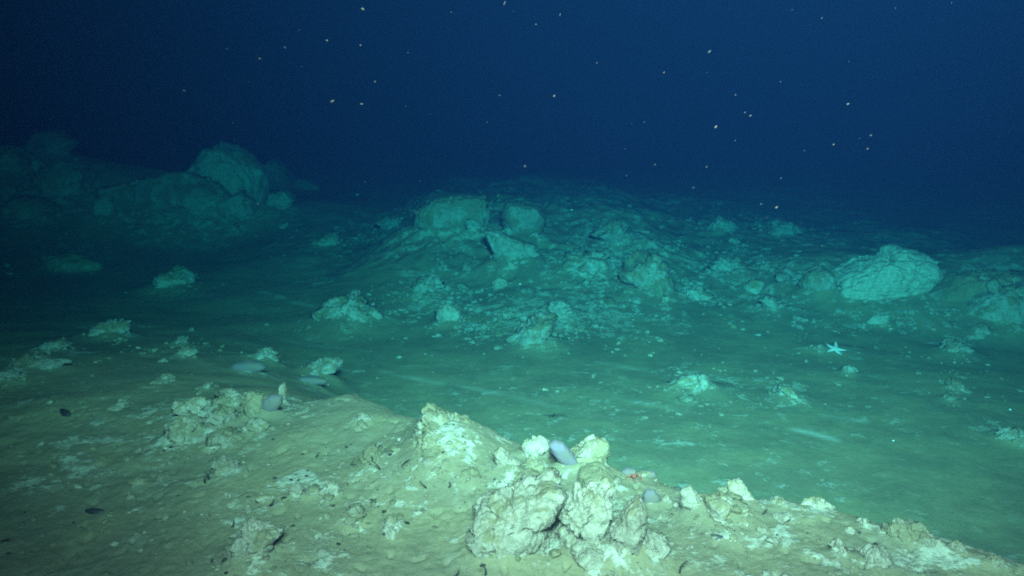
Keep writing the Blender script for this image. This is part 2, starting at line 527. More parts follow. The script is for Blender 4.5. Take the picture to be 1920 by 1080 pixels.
def hash_str(s):
    h = 7
    for c in s: h = (h * 131 + ord(c)) & 0x7fffffff
    return h

def tube(pts, rad, nseg=8):
    """tapered tube through points -> verts, faces"""
    pts = [Vector(p) for p in pts]
    V, Fc = [], []
    n = len(pts)
    for i, p in enumerate(pts):
        d = (pts[min(i + 1, n - 1)] - pts[max(i - 1, 0)]).normalized()
        a = d.orthogonal().normalized(); b = d.cross(a)
        r = rad[i] if hasattr(rad, '__len__') else rad
        for k in range(nseg):
            t = 2 * math.pi * k / nseg
            V.append(p + a * (r * math.cos(t)) + b * (r * math.sin(t)))
    for i in range(n - 1):
        for k in range(nseg):
            Fc.append((i * nseg + k, i * nseg + (k + 1) % nseg, (i + 1) * nseg + (k + 1) % nseg, (i + 1) * nseg + k))
    Fc.append(tuple(range(nseg - 1, -1, -1)))
    Fc.append(tuple((n - 1) * nseg + k for k in range(nseg)))
    return V, Fc

def join(parts):
    V, Fc = [], []
    for v, f in parts:
        o = len(V)
        V += list(v); Fc += [tuple(i + o for i in t) for t in f]
    return V, Fc

# ------------------------------------------------------------------ sea floor sheet
def build_floor():
    half = math.radians(47)
    a_f = np.linspace(-half, half, 900)
    a_b = np.linspace(half, 2 * math.pi - half, 90)[1:-1]
    ang = np.concatenate([a_f, a_b])
    r1 = np.exp(np.linspace(math.log(.25), math.log(1.9), 30))[:-1]
    r2 = np.exp(np.linspace(math.log(1.9), math.log(24), 620))[:-1]
    r3 = np.exp(np.linspace(math.log(24), math.log(70), 50))
    rad = np.concatenate([r1, r2, r3])
    A, R_ = np.meshgrid(ang, rad)
    x = (R_ * np.sin(A)).ravel(); y = (R_ * np.cos(A)).ravel()
    z = H(x, y)
    na, nr = len(ang), len(rad)
    verts = np.stack([x, y, z], 1)
    verts = np.concatenate([verts, [[0, 0, Hz(0, 0)]]])
    i = np.arange(nr - 1)[:, None] * na; j = np.arange(na)[None, :]; j2 = (j + 1) % na
    quads = np.stack([i + j, i + na + j, i + na + j2, i + j2], -1).reshape(-1, 4)
    tris = np.stack([np.full(na, na * nr), np.arange(na), (np.arange(na) + 1) % na], 1)
    me = bpy.data.meshes.new("sea_floor")
    me.vertices.add(len(verts)); me.vertices.foreach_set("co", verts.ravel())
    loops = np.concatenate([quads.ravel(), tris.ravel()])
    me.loops.add(len(loops)); me.loops.foreach_set("vertex_index", loops.astype(np.int32))
    npoly = len(quads) + len(tris)
    me.polygons.add(npoly)
    starts = np.concatenate([np.arange(len(quads)) * 4, len(quads) * 4 + np.arange(len(tris)) * 3]).astype(np.int32)
    me.polygons.foreach_set("loop_start", starts)
    me.polygons.foreach_set("use_smooth", np.ones(npoly, bool))
    me.update(calc_edges=True); me.validate()
    for nm, fn in (("crust", crust), ("streak", streak)):
        at = me.attributes.new(nm, 'FLOAT', 'POINT')
        vals = np.zeros(len(verts), np.float32)
        sel = (verts[:, 1] > .3) & (np.hypot(verts[:, 0], verts[:, 1]) < 40)
        vals[sel] = fn(verts[sel, 0], verts[sel, 1])
        at.data.foreach_set("value", vals)
    me.materials.append(M["sediment"])
    o = bpy.data.objects.new("sea_floor", me)
    COL.objects.link(o)
    tag(o, "soft olive sediment sea floor with a near ridge and a smooth trough", "sea floor", None, "structure")
    return o
# ------------------------------------------------------------------ named rocks: near ridge
G_OUT = "fractured white blocks of the near outcrop"
outline_rock("outcrop_rock", "broad white fractured block left of the narrow dark crevice in the near outcrop",
    [(880,972),(898,950),(940,930),(975,918),(1030,906),(1054,914),(1040,945),(1028,966),(1022,1034),(990,1040),(960,1044),(930,1034),(903,1014),(886,994)], M["white"], 1.10, 6, 0.17, group=G_OUT, apron=.07, sq=.42, facet=.95, vcrack=1.6, fine=1.15)
outline_rock("outcrop_rock", "dust-topped white slab on top of the near outcrop behind the broad block",
    [(945,905),(985,886),(1030,888),(1054,886),(1056,925),(1000,922),(945,920)], M["crusty"], 1.40, 6, 0.17, group=G_OUT, apron=.24, sq=.42, facet=.95, vcrack=1.6, fine=1.15)
outline_rock("outcrop_rock", "low dust covered shelf of rock behind the fractured central block",
    [(1080,905),(1090,886),(1125,876),(1150,890),(1158,915),(1140,930),(1095,930)], M["dusty"], 1.5, 5, 0.09, group=G_OUT, apron=.25)
outline_rock("outcrop_rock", "fractured central block between the two dark crevices and the upright fin",
    [(1084,925),(1110,908),(1135,912),(1152,940),(1140,985),(1160,1010),(1120,1046),(1060,1042),(1050,1036),(1050,975),(1062,952),(1080,940)], M["white"], 1.00, 6, 0.17, group=G_OUT, apron=.07, sq=.42, facet=.95, vcrack=1.6, fine=1.15)
outline_rock("outcrop_rock", "upright white fin of rock at the right end of the near outcrop",
    [(1154,985),(1176,950),(1198,936),(1212,955),(1210,990),(1197,1020),(1196,1064),(1150,1052),(1130,1044),(1143,1005)], M["white"], 0.90, 6, 0.17, group=G_OUT, apron=.24, sq=.42, facet=.95, vcrack=1.6, fine=1.15)
outline_rock("outcrop_rock", "low crumbly white lump against the right foot of the upright fin",
    [(1198,1020),(1215,1000),(1245,1008),(1258,1020),(1232,1048),(1200,1052)], M["white"], 1.1, 5, 0.19, group=G_OUT, apron=.24, sq=.42, facet=.95, vcrack=1.6, fine=1.15)
outline_rock("outcrop_rock", "crumbly white lump at the front foot of the fractured central block",
    [(1070,1036),(1100,1022),(1130,1030),(1190,1054),(1198,1072),(1150,1070),(1090,1056)], M["white"], 1.1, 5, 0.19, group=G_OUT, apron=.24, sq=.42, facet=.95, vcrack=1.6, fine=1.15)
outline_rock("outcrop_rock", "ragged white rubble below the broad block's left end",
    [(872,1010),(900,1006),(940,1030),(985,1036),(990,1052),(940,1056),(895,1040)], M["white"], 1.1, 5, 0.19, group=G_OUT, apron=.24, sq=.42, facet=.95, vcrack=1.6, fine=1.15)
G_R = "rocks along the near ridge crest"
outline_rock("ridge_rock", "large rough white boulder on the ridge crest, crumbling on its left",
    [(785,792),(800,774),(835,795),(870,800),(890,815),(918,838),(928,868),(915,880),(890,884),(850,888),(805,882),(770,866),(776,830)], M["crusty"], 1.70, 6, 0.17, group=G_R, apron=.55, facet=.8, sq=.6, fine=1.3, vcrack=1.2)
outline_rock("ridge_rock", "sharp white triangular shard right of the large rough crest boulder",
    [(926,848),(938,836),(955,855),(978,868),(962,885),(938,891),(929,870)], M["white"], .8, 5, .12, group=G_R)
outline_rock("ridge_rock", "white rock with a dusty face just left of the big lilac stone",
    [(974,856),(985,832),(1010,822),(1032,832),(1030,852),(1012,868),(986,870)], M["white"], .9, 5, .2, group=G_R)
outline_rock("ridge_rock", "rounded white knob of rock on the crest, right of the big lilac stone",
    [(1066,862),(1080,844),(1100,825),(1118,819),(1136,830),(1142,856),(1138,880),(1110,884),(1078,878)], M["crusty"], .9, 5, .2, group=G_R)
outline_rock("ridge_rock", "tall pale oval rock leaning at the left of the pair past the red crab",
    [(1275,918),(1294,908),(1318,938),(1328,962),(1320,978),(1298,972),(1280,950)], M["white"], 0.90, 5, 0.20, group=G_R)
outline_rock("ridge_rock", "white rock standing highest on the crest at the end of the row",
    [(1350,922),(1368,905),(1390,902),(1407,925),(1402,942),(1375,942)], M["white"], 0.90, 5, 0.22, group=G_R)
outline_rock("ridge_rock", "ragged white crust below the highest rock at the end of the row",
    [(1326,952),(1360,966),(1400,952),(1412,965),(1396,988),(1370,996),(1338,988)], M["white"], 1.1, 5, 0.34, group=G_R)
outline_rock("ridge_rock", "low dusty rock joining the two white rocks at the end of the row",
    [(1318,930),(1345,925),(1395,940),(1400,956),(1360,968),(1325,955)], M["dusty"], 1.1, 5, 0.34, group=G_R)
outline_rock("ridge_rock", "grey rounded cobble half sunk below the large rough crest boulder",
    [(866,884),(885,876),(898,884),(896,898),(880,903),(866,898)], M["dusty"], .9, 4, .12, group=G_R)
outline_rock("ridge_rock", "dusty grey rock at the upper left corner of the near outcrop",
    [(948,908),(955,893),(980,884),(1003,890),(1000,908),(975,914)], M["dusty"], 1.1, 5, 0.24, group=G_R)
outline_rock("ridge_rock", "small bright white stone beside the round lilac stone",
    [(1237,945),(1240,933),(1252,928),(1260,938),(1254,950)], M["white"], .9, 4, .14, group=G_R)
outline_rock("ridge_rock", "forked pale rock standing alone low on the left ridge flank",
    [(432,1040),(448,1000),(463,974),(480,982),(518,1002),(500,1018),(480,1042),(455,1054)], M["white"], 1.1, 5, 0.34, group=G_R)
outline_rock("ridge_rock", "bright white stone at the left of the three on the ridge flank",
    [(543,922),(548,908),(563,904),(572,916),(566,934),(550,938)], M["white"], .9, 4, .2, group=G_R)
outline_rock("ridge_rock", "grey rounded stone in the middle of the three on the ridge flank",
    [(572,922),(582,912),(598,914),(601,926),(592,936),(577,934)], M["dusty"], .9, 4, .1, group=G_R)
outline_rock("ridge_rock", "crumbly pale stone at the right of the three on the ridge flank",
    [(602,922),(612,904),(630,906),(644,922),(632,938),(608,934)], M["crusty"], 1.1, 5, 0.34, group=G_R)
outline_rock("ridge_rock", "yellowish pale stone with a dark hollow on its left, on the left ridge flank",
    [(398,882),(402,866),(418,860),(436,866),(446,880),(425,890),(405,889)], M["crusty"], 1.1, 5, 0.34, group=G_R)
outline_rock("ridge_rock", "flat yellowish stone alone in the dim green sediment of the left flank",
    [(240,904),(256,896),(272,898),(274,906),(256,911)], M["crusty"], .9, 4, .2, group=G_R)
for lb, poly in [
    ("low ragged crust at the lower left corner of the broken patch where the ridge sinks", [(312,815),(322,792),(345,782),(372,792),(380,815),(350,830)]),
    ("low ragged crust at the upper left of the broken patch where the ridge sinks", [(326,782),(338,758),(365,748),(388,758),(385,778),(350,788)]),
    ("low ragged crust in the middle of the broken patch where the ridge sinks", [(385,800),(392,772),(420,764),(448,778),(446,802),(415,812)]),
    ("low ragged crust topping the broken patch where the ridge sinks", [(392,760),(405,744),(435,740),(458,748),(455,766),(420,768)]),
    ("low ragged crust at the front edge of the broken patch where the ridge sinks", [(385,836),(398,814),(425,808),(455,820),(450,836),(415,844)]),
    ("low ragged crust at the right of the broken patch, below the dusty slab", [(455,812),(462,794),(485,788),(500,796),(492,812),(470,818)]),
    ]:
    outline_rock("ridge_rock", lb, poly, M["crusty"], 1.2, 5, .36, group=G_R, apron=.35)
outline_rock("ridge_rock", "dusty slab of crust between the ragged crust and the dim lilac stone",
    [(455,760),(468,738),(492,740),(500,770),(490,790),(465,788)], M["dusty"], 1.1, 5, 0.24, group=G_R)
outline_rock("ridge_rock", "thin upright pale shard beside the dim lilac stone where the ridge sinks",
    [(520,750),(524,722),(534,718),(537,742),(530,760)], M["crusty"], .8, 4, .12, group=G_R)
for lb, px, py, w, h, mt, hh in [
    ("pale wedge poking out of the ridge top right of the row's last rock", 1462, 955, 34, 18, "crusty", .05),
    ("low pale rock near the middle of the sinking ridge crest at the right", 1535, 955, 50, 18, "crusty", .05),
    ("pale rock with a dark left edge low on the right ridge flank", 1572, 1045, 32, 34, "white", .07),
    ("broad crumbly pale rock bulging on the right ridge flank", 1690, 1020, 76, 44, "crusty", .08),
    ("whitish rock at the bottom of the right ridge flank", 1640, 1064, 50, 40, "white", .07),
    ("long pale ledge on the crest above the broad crumbly rock", 1735, 1024, 56, 24, "crusty", .06),
    ("yellow tinged stone set on the crest of the right ridge", 1620, 987, 20, 16, "crusty", .05),
    ("pale pointed stone far down the right ridge crest", 1795, 1042, 36, 22, "crusty", .06),
    ("last pale stone where the right ridge leaves the view", 1868, 1064, 42, 20, "crusty", .06),
    ("pale slanted stone on the sediment below the ragged white crust", 1372, 1022, 48, 16, "dusty", .03),
    ("pale jagged stone on the ridge slope left of the outcrop", 735, 992, 34, 26, "crusty", .06),
    ("crumbly pale stone below the jagged one on the ridge slope", 733, 1010, 36, 22, "white", .04),
    ("low pale stone in cracked sediment at the left ridge slope", 668, 978, 44, 32, "dusty", .04),
    ("small pale slab on the ridge top near its left rise", 682, 790, 30, 14, "white", .04),
    ("dusty stone in the cracked ground under the crest boulder's left end", 700, 872, 54, 36, "dusty", .06),
    ("low crumbly rock halfway between crest boulder and outcrop slab", 820, 880, 60, 26, "dusty", .05),
    ("dusty crumbly rock in front of the white rock beside the big lilac stone", 1000, 884, 50, 24, "dusty", .05),
    ("white crumbly rock right of the sharp triangular shard", 962, 898, 34, 20, "white", .05),
    ]:
    outline_rock("ridge_rock", lb, [(px-w*.55,py-h*.1),(px-w*.4,py-h*.6),(px-w*.05,py-h*1.0),(px+w*.3,py-h*.75),(px+w*.55,py-h*.25),(px+w*.3,py+h*.1),(px-w*.2,py+h*.12)],
        M[mt], 1.1, 5, 0.34, group=G_R)

G_L = "smooth lilac grey stones"
outline_rock("smooth_stone", "large smooth lilac grey oval stone tilted between two white crest rocks",
    [(1028,832),(1040,825),(1056,830),(1072,848),(1086,868),(1078,877),(1060,874),(1044,862),(1034,848)], M["lilac"], .6, 5, .03, group=G_L, facet=.1, foot=0, base=(1060,880), push=-.2)
outline_rock("smooth_stone", "round lilac grey stone behind the upright fin of the outcrop",
    [(1205,928),(1212,918),(1226,918),(1238,932),(1234,948),(1218,951),(1207,942)], M["lilacdull"], .7, 4, .03, group=G_L, facet=.1, foot=0, push=.3)
outline_rock("smooth_stone", "flat lilac grey stone just behind the red crab",
    [(1164,884),(1176,878),(1192,880),(1195,890),(1180,895),(1166,893)], M["lilacdull"], .8, 4, .03, group=G_L, facet=.1, foot=0, push=.3)
outline_rock("smooth_stone", "dark lilac flat stone to the right of the red crab on the crest",
    [(1200,890),(1212,882),(1228,885),(1233,893),(1220,899),(1205,897)], M["lilacdull"], .8, 4, .03, group=G_L, facet=.1, foot=0, push=.3)
outline_rock("smooth_stone", "dim lilac oval stone with a dark edge where the ridge sinks on the left",
    [(488,762),(495,748),(510,740),(528,742),(530,756),(518,772),(498,777)], M["lilacdull"], .7, 4, .04, group=G_L, facet=.15, foot=0, push=.3)
outline_rock("smooth_stone", "long low bluish stone under the pale rock at the trough's left edge",
    [(428,692),(440,680),(465,676),(490,680),(502,690),(480,699),(448,700)], M["lilacdull"], .9, 4, .03, group=G_L, facet=.1, foot=0, push=.3)
outline_rock("smooth_stone", "low bluish stone under the crumbly pale rock near the ridge's left rise",
    [(555,714),(565,706),(590,706),(615,712),(610,720),(580,722)], M["lilacdull"], .9, 4, .03, group=G_L, facet=.1, foot=0, push=.3)

# ------------------------------------------------------------------ named rocks: trough and its far side
FLOOR_HALO = []
G_T = "pale rocks on the trough floor"
for lb, poly, mt in [
    ("large crumbly white rock on the trough floor with a dark hollow at its left end", [(604,584),(615,578),(635,562),(665,557),(690,572),(720,590),(702,602),(660,613),(618,613)], "floorwhite"),
    ("crumbly pale rock on the dark trough floor at the end of the long thin line", [(286,538),(310,526),(312,510),(340,507),(362,520),(360,536),(325,546),(300,544)], "floorwhite"),
    ("peaked pale rock resting above the long low bluish stone", [(462,678),(478,661),(495,655),(512,668),(526,674),(500,682)], "floorwhite"),
    ("crumbly pale rock above the low bluish stone near the ridge", [(564,694),(590,678),(628,674),(637,690),(612,702),(590,712),(575,706)], "floorwhite"),
    ("pale lens shaped rock with a dark split on the dim left floor", [(165,632),(190,612),(215,600),(240,604),(237,625),(212,639),(185,637)], "floorwhite"),
    ("flat pale rock left of the split one on the dim left floor", [(50,660),(75,646),(105,640),(120,648),(92,662)], "floorwhite"),
    ("long pale ledge casting a dark slot on the dim left floor", [(25,682),(40,668),(70,666),(125,676),(112,692),(60,698),(35,694)], "floorwhite"),
    ("pale wedge under the long ledge at the dim left border", [(-20,704),(15,694),(42,706),(30,718),(-15,716)], "floorwhite"),
    ("pale stone above the other one in the pair on the left floor", [(322,644),(332,634),(350,632),(352,642),(336,648)], "floorwhite"),
    ("pale stone below the other one in the pair on the left floor", [(322,670),(340,658),(358,652),(366,662),(348,672)], "floorwhite"),
    ("little pale stone on the dim floor below the stone pair", [(296,710),(306,702),(320,704),(322,712),(306,716)], "floorwhite"),
    ("thin curved pale stone near the ragged ridge crust", [(374,728),(384,720),(396,716),(394,726),(382,732)], "floorwhite"),
    ("grey green pebble alone at the far left above the cracked slab", [(218,756),(228,748),(238,750),(236,757),(226,760)], "floorwhite"),
    ("pale stone at the right below the white sea star", [(1578,700),(1582,688),(1596,684),(1602,692),(1592,704)], "floorwhite"),
    ("pale stone at the upper left of the white sea star", [(1528,658),(1534,650),(1544,650),(1543,659),(1534,662)], "floorwhite"),
    ("broken pale rock with a dark side on the right trough floor", [(1452,740),(1460,722),(1478,722),(1490,738),(1508,746),(1480,750),(1460,752)], "floorwhite"),
    ("low crumbly pale rock left of the broken one on the trough floor", [(1258,724),(1285,704),(1310,706),(1340,722),(1352,730),(1310,738),(1270,734)], "floorwhite"),
    ("pale flat chip at the left foot of the low crumbly rock", [(1274,750),(1288,742),(1300,744),(1298,752),(1282,756)], "floorwhite"),
    ("pale crumbly stone at the far right of the smooth trough", [(1868,824),(1880,806),(1898,802),(1906,818),(1894,830)], "floorwhite"),
    ("pale stone cut by the right border of the view", [(1902,820),(1915,805),(1940,808),(1935,830),(1912,832)], "floorwhite"),
    ("pale round stone high in the short column of stones at the right", [(1780,724),(1790,712),(1802,716),(1806,728),(1794,733)], "floorwhite"),
    ("yellowish stone low in the short column of stones at the right", [(1766,746),(1774,740),(1788,742),(1790,750),(1776,753)], "floorwhite"),
    ("pale crumbly patch of rock topping the column of stones at the right", [(1764,656),(1780,642),(1800,642),(1822,656),(1812,668),(1784,666)], "floorwhite"),
    ]:
    q = np.array(poly, float)
    FLOOR_HALO.append((q[:, 0].mean(), q[:, 1].max() - 4, .75 * np.ptp(q[:, 0]), .5 * np.ptp(q[:, 1]), .55))
    outline_rock("floor_rock", lb, poly, M[mt], 1.3, 5, 0.34, group=G_T, apron=.48)

G_H = "rocks on the hummocky far slope"
for lb, poly, mt, th in [
    ("big dusty block with a flat top on the skyline of the far slope", [(782,396),(815,370),(850,366),(912,367),(924,404),(918,432),(880,442),(805,446),(780,428)], "fardusty", .7),
    ("dusty block with a pale notched top right of the big skyline block", [(940,402),(952,378),(978,381),(1008,388),(1024,412),(1010,436),(985,440),(944,434)], "fardusty", .8),
    ("tilted slab with a pale top edge and a deep dark slot at its left", [(903,428),(930,430),(965,448),(1008,460),(1016,496),(985,508),(938,500),(922,470)], "far", .5),
    ("low pale block on the far slope right of the tilted slab", [(1052,500),(1064,478),(1100,470),(1150,478),(1162,500),(1132,524),(1076,522)], "far", .8),
    ("dusty rounded block right of the low pale block", [(1172,512),(1190,490),(1215,484),(1250,500),(1262,538),(1222,556),(1184,544)], "fardusty", .8),
    ("pale ledge high on the far slope near the skyline", [(1110,440),(1135,422),(1165,424),(1200,445),(1190,462),(1140,458)], "far", .8),
    ("small block with a dark left face at the foot of the far slope", [(817,602),(820,576),(840,570),(862,580),(866,600),(842,610)], "fardusty", .8),
    ("pale crumbly rock on the far slope above the small block", [(770,545),(785,522),(812,514),(828,530),(822,548),(790,554)], "far", .9),
    ("pale rock on the left shoulder of the far slope", [(586,458),(600,446),(625,440),(640,452),(630,464),(600,464)], "far", .9),
    ("pale ledge left of the big skyline block", [(706,420),(722,404),(745,410),(768,418),(760,430),(720,430)], "far", .9),
    ("branching pale crust rock at the lower middle of the far slope", [(965,640),(985,610),(1010,592),(1040,598),(1030,622),(1012,645),(985,650)], "far", .7),
    ("pale crumbly rock above the branching crust", [(1010,590),(1030,572),(1060,562),(1080,575),(1062,596),(1030,600)], "far", .8),
    ("pale lens shaped rock on the right side of the far slope", [(1280,552),(1290,540),(1312,540),(1326,552),(1310,562),(1290,562)], "far", .9),
    ("slanting pale rock right of the lens shaped one", [(1424,562),(1436,556),(1455,566),(1466,584),(1450,586),(1432,576)], "far", .9),
    ("pale rock at the top right end of the far slope", [(1440,436),(1456,420),(1478,414),(1494,430),(1486,444),(1456,446)], "far", .9),
    ("pale flattened rock near the skyline right of centre", [(1332,430),(1346,412),(1372,414),(1380,428),(1360,438)], "far", .9),
    ("pale broken rock in the upper right rubble of the far slope", [(1330,500),(1350,480),(1385,486),(1398,502),(1370,515),(1345,512)], "far", .9),
    ]:
    if th >= .85 or "crust" in lb or "low pale" in lb or "ledge high" in lb or "rounded block" in lb:
        outline_rock("slope_rock", lb, poly, M[mt], 1.1, 5, 0.34, group=G_H)
    else:
        outline_rock("slope_rock", lb, poly, M[mt], th, 5, .08, group=G_H, facet=.9, sq=.45, fine=1.5, vcrack=.8)

outline_rock("boulder", "big rounded pale boulder with slanting layers standing alone on the right", 
    [(1548,552),(1562,520),(1600,500),(1640,480),(1684,467),(1706,474),(1730,473),(1752,486),(1760,510),(1750,530),(1736,546),(1738,572),(1680,580),(1600,576),(1560,574)], M["boulder"], .75, 6, .10, sq=.62, freq=1.2, facet=.7, vcrack=.6, seed=77, fine=1.2, apron=.22)
G_B = "pale rocks around the big layered boulder"
for lb, poly, mt in [
    ("pale rubble rock leaning on the left side of the big layered boulder", [(1500,535),(1512,514),(1540,503),(1562,512),(1570,545),(1545,556),(1515,550)], "far"),
    ("small pale stone wedged at the left shoulder of the big layered boulder", [(1556,520),(1562,508),(1575,510),(1577,522),(1565,526)], "far"),
    ("long dusty ledge stepping away behind the right of the boulder", [(1735,575),(1752,545),(1800,512),(1850,505),(1925,512),(1990,510),(1990,600),(1880,606),(1790,600)], "fardusty"),
    ("pale broken edge of rock in front of the long dusty ledge", [(1790,590),(1830,556),(1870,536),(1925,530),(1980,540),(1975,600),(1900,615),(1830,612)], "far"),
    ("dusty rock with a dark right side below the long ledge", [(1818,628),(1826,612),(1846,608),(1858,618),(1850,634),(1830,636)], "fardusty"),
    ("pale rock in the shade under the boulder's left foot", [(1625,606),(1640,590),(1662,590),(1668,604),(1645,614)], "far"),
    ]:
    outline_rock("bank_rock", lb, poly, M[mt], .8, 5, .15, group=G_B, freq=1.5)

G_F = "rocks of the dim far left outcrop"
for lb, poly, mt, th in [
    ("tall angular boulder crowning the dim far left outcrop", [(340,350),(358,318),(374,300),(390,274),(412,276),(436,280),(466,290),(484,310),(497,334),(505,376),(470,400),(385,402)], "far", .8),
    ("broad dim rock forming the left shoulder of the far outcrop", [(178,398),(204,350),(232,346),(262,330),(300,328),(340,314),(372,318),(400,334),(425,372),(410,404),(250,410)], "fardusty", .7),
    ("dim jagged block between the tall far boulder and its left shoulder", [(320,400),(335,345),(370,332),(405,340),(430,365),(440,405),(370,412)], "fardusty", .9),
    ("small pointed rock at the right of the tall far boulder", [(470,350),(490,312),(515,295),(533,310),(556,334),(550,352),(500,360)], "fardusty", .9),
    ("low far rock trailing off beyond the small pointed rock", [(545,352),(562,334),(580,336),(600,352),(580,358)], "fardusty", .9),
    ("pale crumbly rock under the tall far boulder", [(415,405),(430,370),(455,360),(474,374),(480,400),(445,414)], "far", .9),
    ("pale dim stone at the outcrop's left end", [(170,402),(184,372),(202,366),(214,385),(206,408)], "far", .9),
    ("pale rubble rock at the right foot of the far outcrop", [(490,396),(510,362),(538,356),(552,374),(540,396)], "far", .9),
    ("dim rock at the far left on top of the dark slope", [(-20,300),(5,276),(35,280),(60,300),(45,330),(-10,335)], "fardusty", .9),
    ("dim rock below the topmost one on the dark far left slope", [(60,350),(85,310),(130,300),(165,325),(160,365),(100,375)], "fardusty", .9),
    ("faint rock at the top of the dark slope against the black water", [(50,280),(75,250),(105,244),(140,266),(130,292),(80,295)], "fardusty", .9),
    ("dim low rock at the foot of the dark far left slope", [(70,505),(95,480),(140,476),(190,490),(198,505),(140,512)], "fardusty", .8),
    ("dim broken rock midway on the dark far left slope", [(10,400),(30,365),(80,370),(110,395),(80,415),(25,418)], "fardusty", .9),
    ]:
    outline_rock("outcrop_boulder", lb, poly, M[mt], th, 5, .11, group=G_F, freq=1.4, facet=.95, apron=.12, sq=.5, fine=1.4)

STAR_AT = ground(1565, 664)
APRON.append((STAR_AT[0], STAR_AT[1] + .12, .045, .30, .16))
build_floor()

# ------------------------------------------------------------------ scattered stones, each an object
VAR = []
for k in range(14):
    p, f = rubble_mesh("stone", 300 + k, 3, .18 + .02 * (k % 4), 9 + k % 5)
    me = bpy.data.meshes.new("stone")
    me.from_pydata([tuple(v) for v in p], [], [tuple(q) for q in f])
    me.polygons.foreach_set("use_smooth", [k % 3 != 0] * len(me.polygons))
    VAR.append(me)

def variants(mat):
    out = []
    for me in VAR:
        c = me.copy(); c.materials.append(mat); out.append(c)
    return out
VM = {k: variants(M[k]) for k in ("white", "crusty", "dusty", "far")}
rs = random.Random(21)

def stone(x, y, size, kind, name, label, group, sink=.35):
    o = bpy.data.objects.new(name, rs.choice(VM[kind]))
    COL.objects.link(o)
    s = size * .5
    o.scale = (s * rs.uniform(.8, 1.35), s * rs.uniform(.7, 1.2), s * rs.uniform(.5, .9))
    o.rotation_euler = (rs.uniform(-.4, .4), rs.uniform(-.4, .4), rs.uniform(0, 6.28))
    o.location = (x, y, Hz(x, y) + o.scale[2] * (1 - 2 * sink) * .8)
    return tag(o, label, "stone", group)

def scatter(n, area, smin, smax, kinds, name, label, group, clump=None):
    """area: list of (px, py, rx, ry, weight) in which stones lie on the floor"""
    w = [a[4] for a in area]
    k = 0
    while k < n:
        a = rs.choices(area, w)[0]
        px = a[0] + rs.gauss(0, .5) * a[2]; py = a[1] + rs.gauss(0, .5) * a[3]
        if not (-20 < px < 1940 and py < 1085): continue
        g = ground(px, py)
        s = smin * (smax / smin) ** (rs.random() ** 1.7)
        stone(g[0], g[1], s, rs.choice(kinds), name, label, group)
        k += 1

scatter(95, [(860,850,120,60,2),(1060,1020,220,60,2),(720,900,150,110,2.2),(560,930,120,60,1.5),(470,1000,90,70,1),(1330,960,120,50,1.6),(1450,990,150,50,1.4),(1680,1020,180,50,2.2),(410,790,110,50,2),(640,960,100,90,1),(1180,900,90,30,.8)],
        .012, .06, ["white", "crusty", "crusty", "dusty"], "stone", "small pale stone half sunk in the bright olive sediment of the near ridge", "small stones on the near ridge")
scatter(40, [(200,900,200,140,2),(120,760,120,60,1),(300,1000,200,70,1)],
        .015, .05, ["crusty", "crusty", "dusty"], "stone", "small dim stone in the dark green sediment at the ridge's shadowed left flank", "small stones on the dark left flank")
scatter(62, [(1340,720,150,50,2),(1080,730,200,50,1.2),(1190,640,150,40,1.5),(1440,650,120,60,1.3),(1790,690,60,120,1.5),(1640,600,100,40,1.5),(640,600,100,30,1),(300,650,140,60,1.4),(330,530,70,25,.7),(800,680,200,40,.8),(1560,680,120,60,.8),(1900,820,40,30,.6)],
        .025, .10, ["white", "crusty", "crusty"], "stone", "small pale stone lying on the smooth teal floor of the trough", "small stones on the trough floor")
scatter(86, [(1000,590,140,60,2.5),(820,540,100,60,1.5),(1120,500,120,70,2.5),(1300,540,110,60,2),(1150,440,100,40,1.5),(740,430,100,40,1.2),(1380,480,100,60,1.5),(1440,570,80,40,1.2),(1500,530,60,30,1),(640,450,60,30,.8),(960,470,60,50,.8),(1450,430,80,30,.8),(900,600,80,30,1)],
        .06, .26, ["far", "far", "white"], "stone", "pale rubble stone scattered among blocks on the hummocky far slope", "rubble stones on the far slope")
scatter(28, [(330,400,150,30,2),(80,330,90,60,2),(460,425,60,25,1),(100,500,120,25,1)],
        .10, .35, ["far"], "stone", "dim rubble stone around the far left outcrop, fading into blue water", "rubble stones of the far left outcrop")

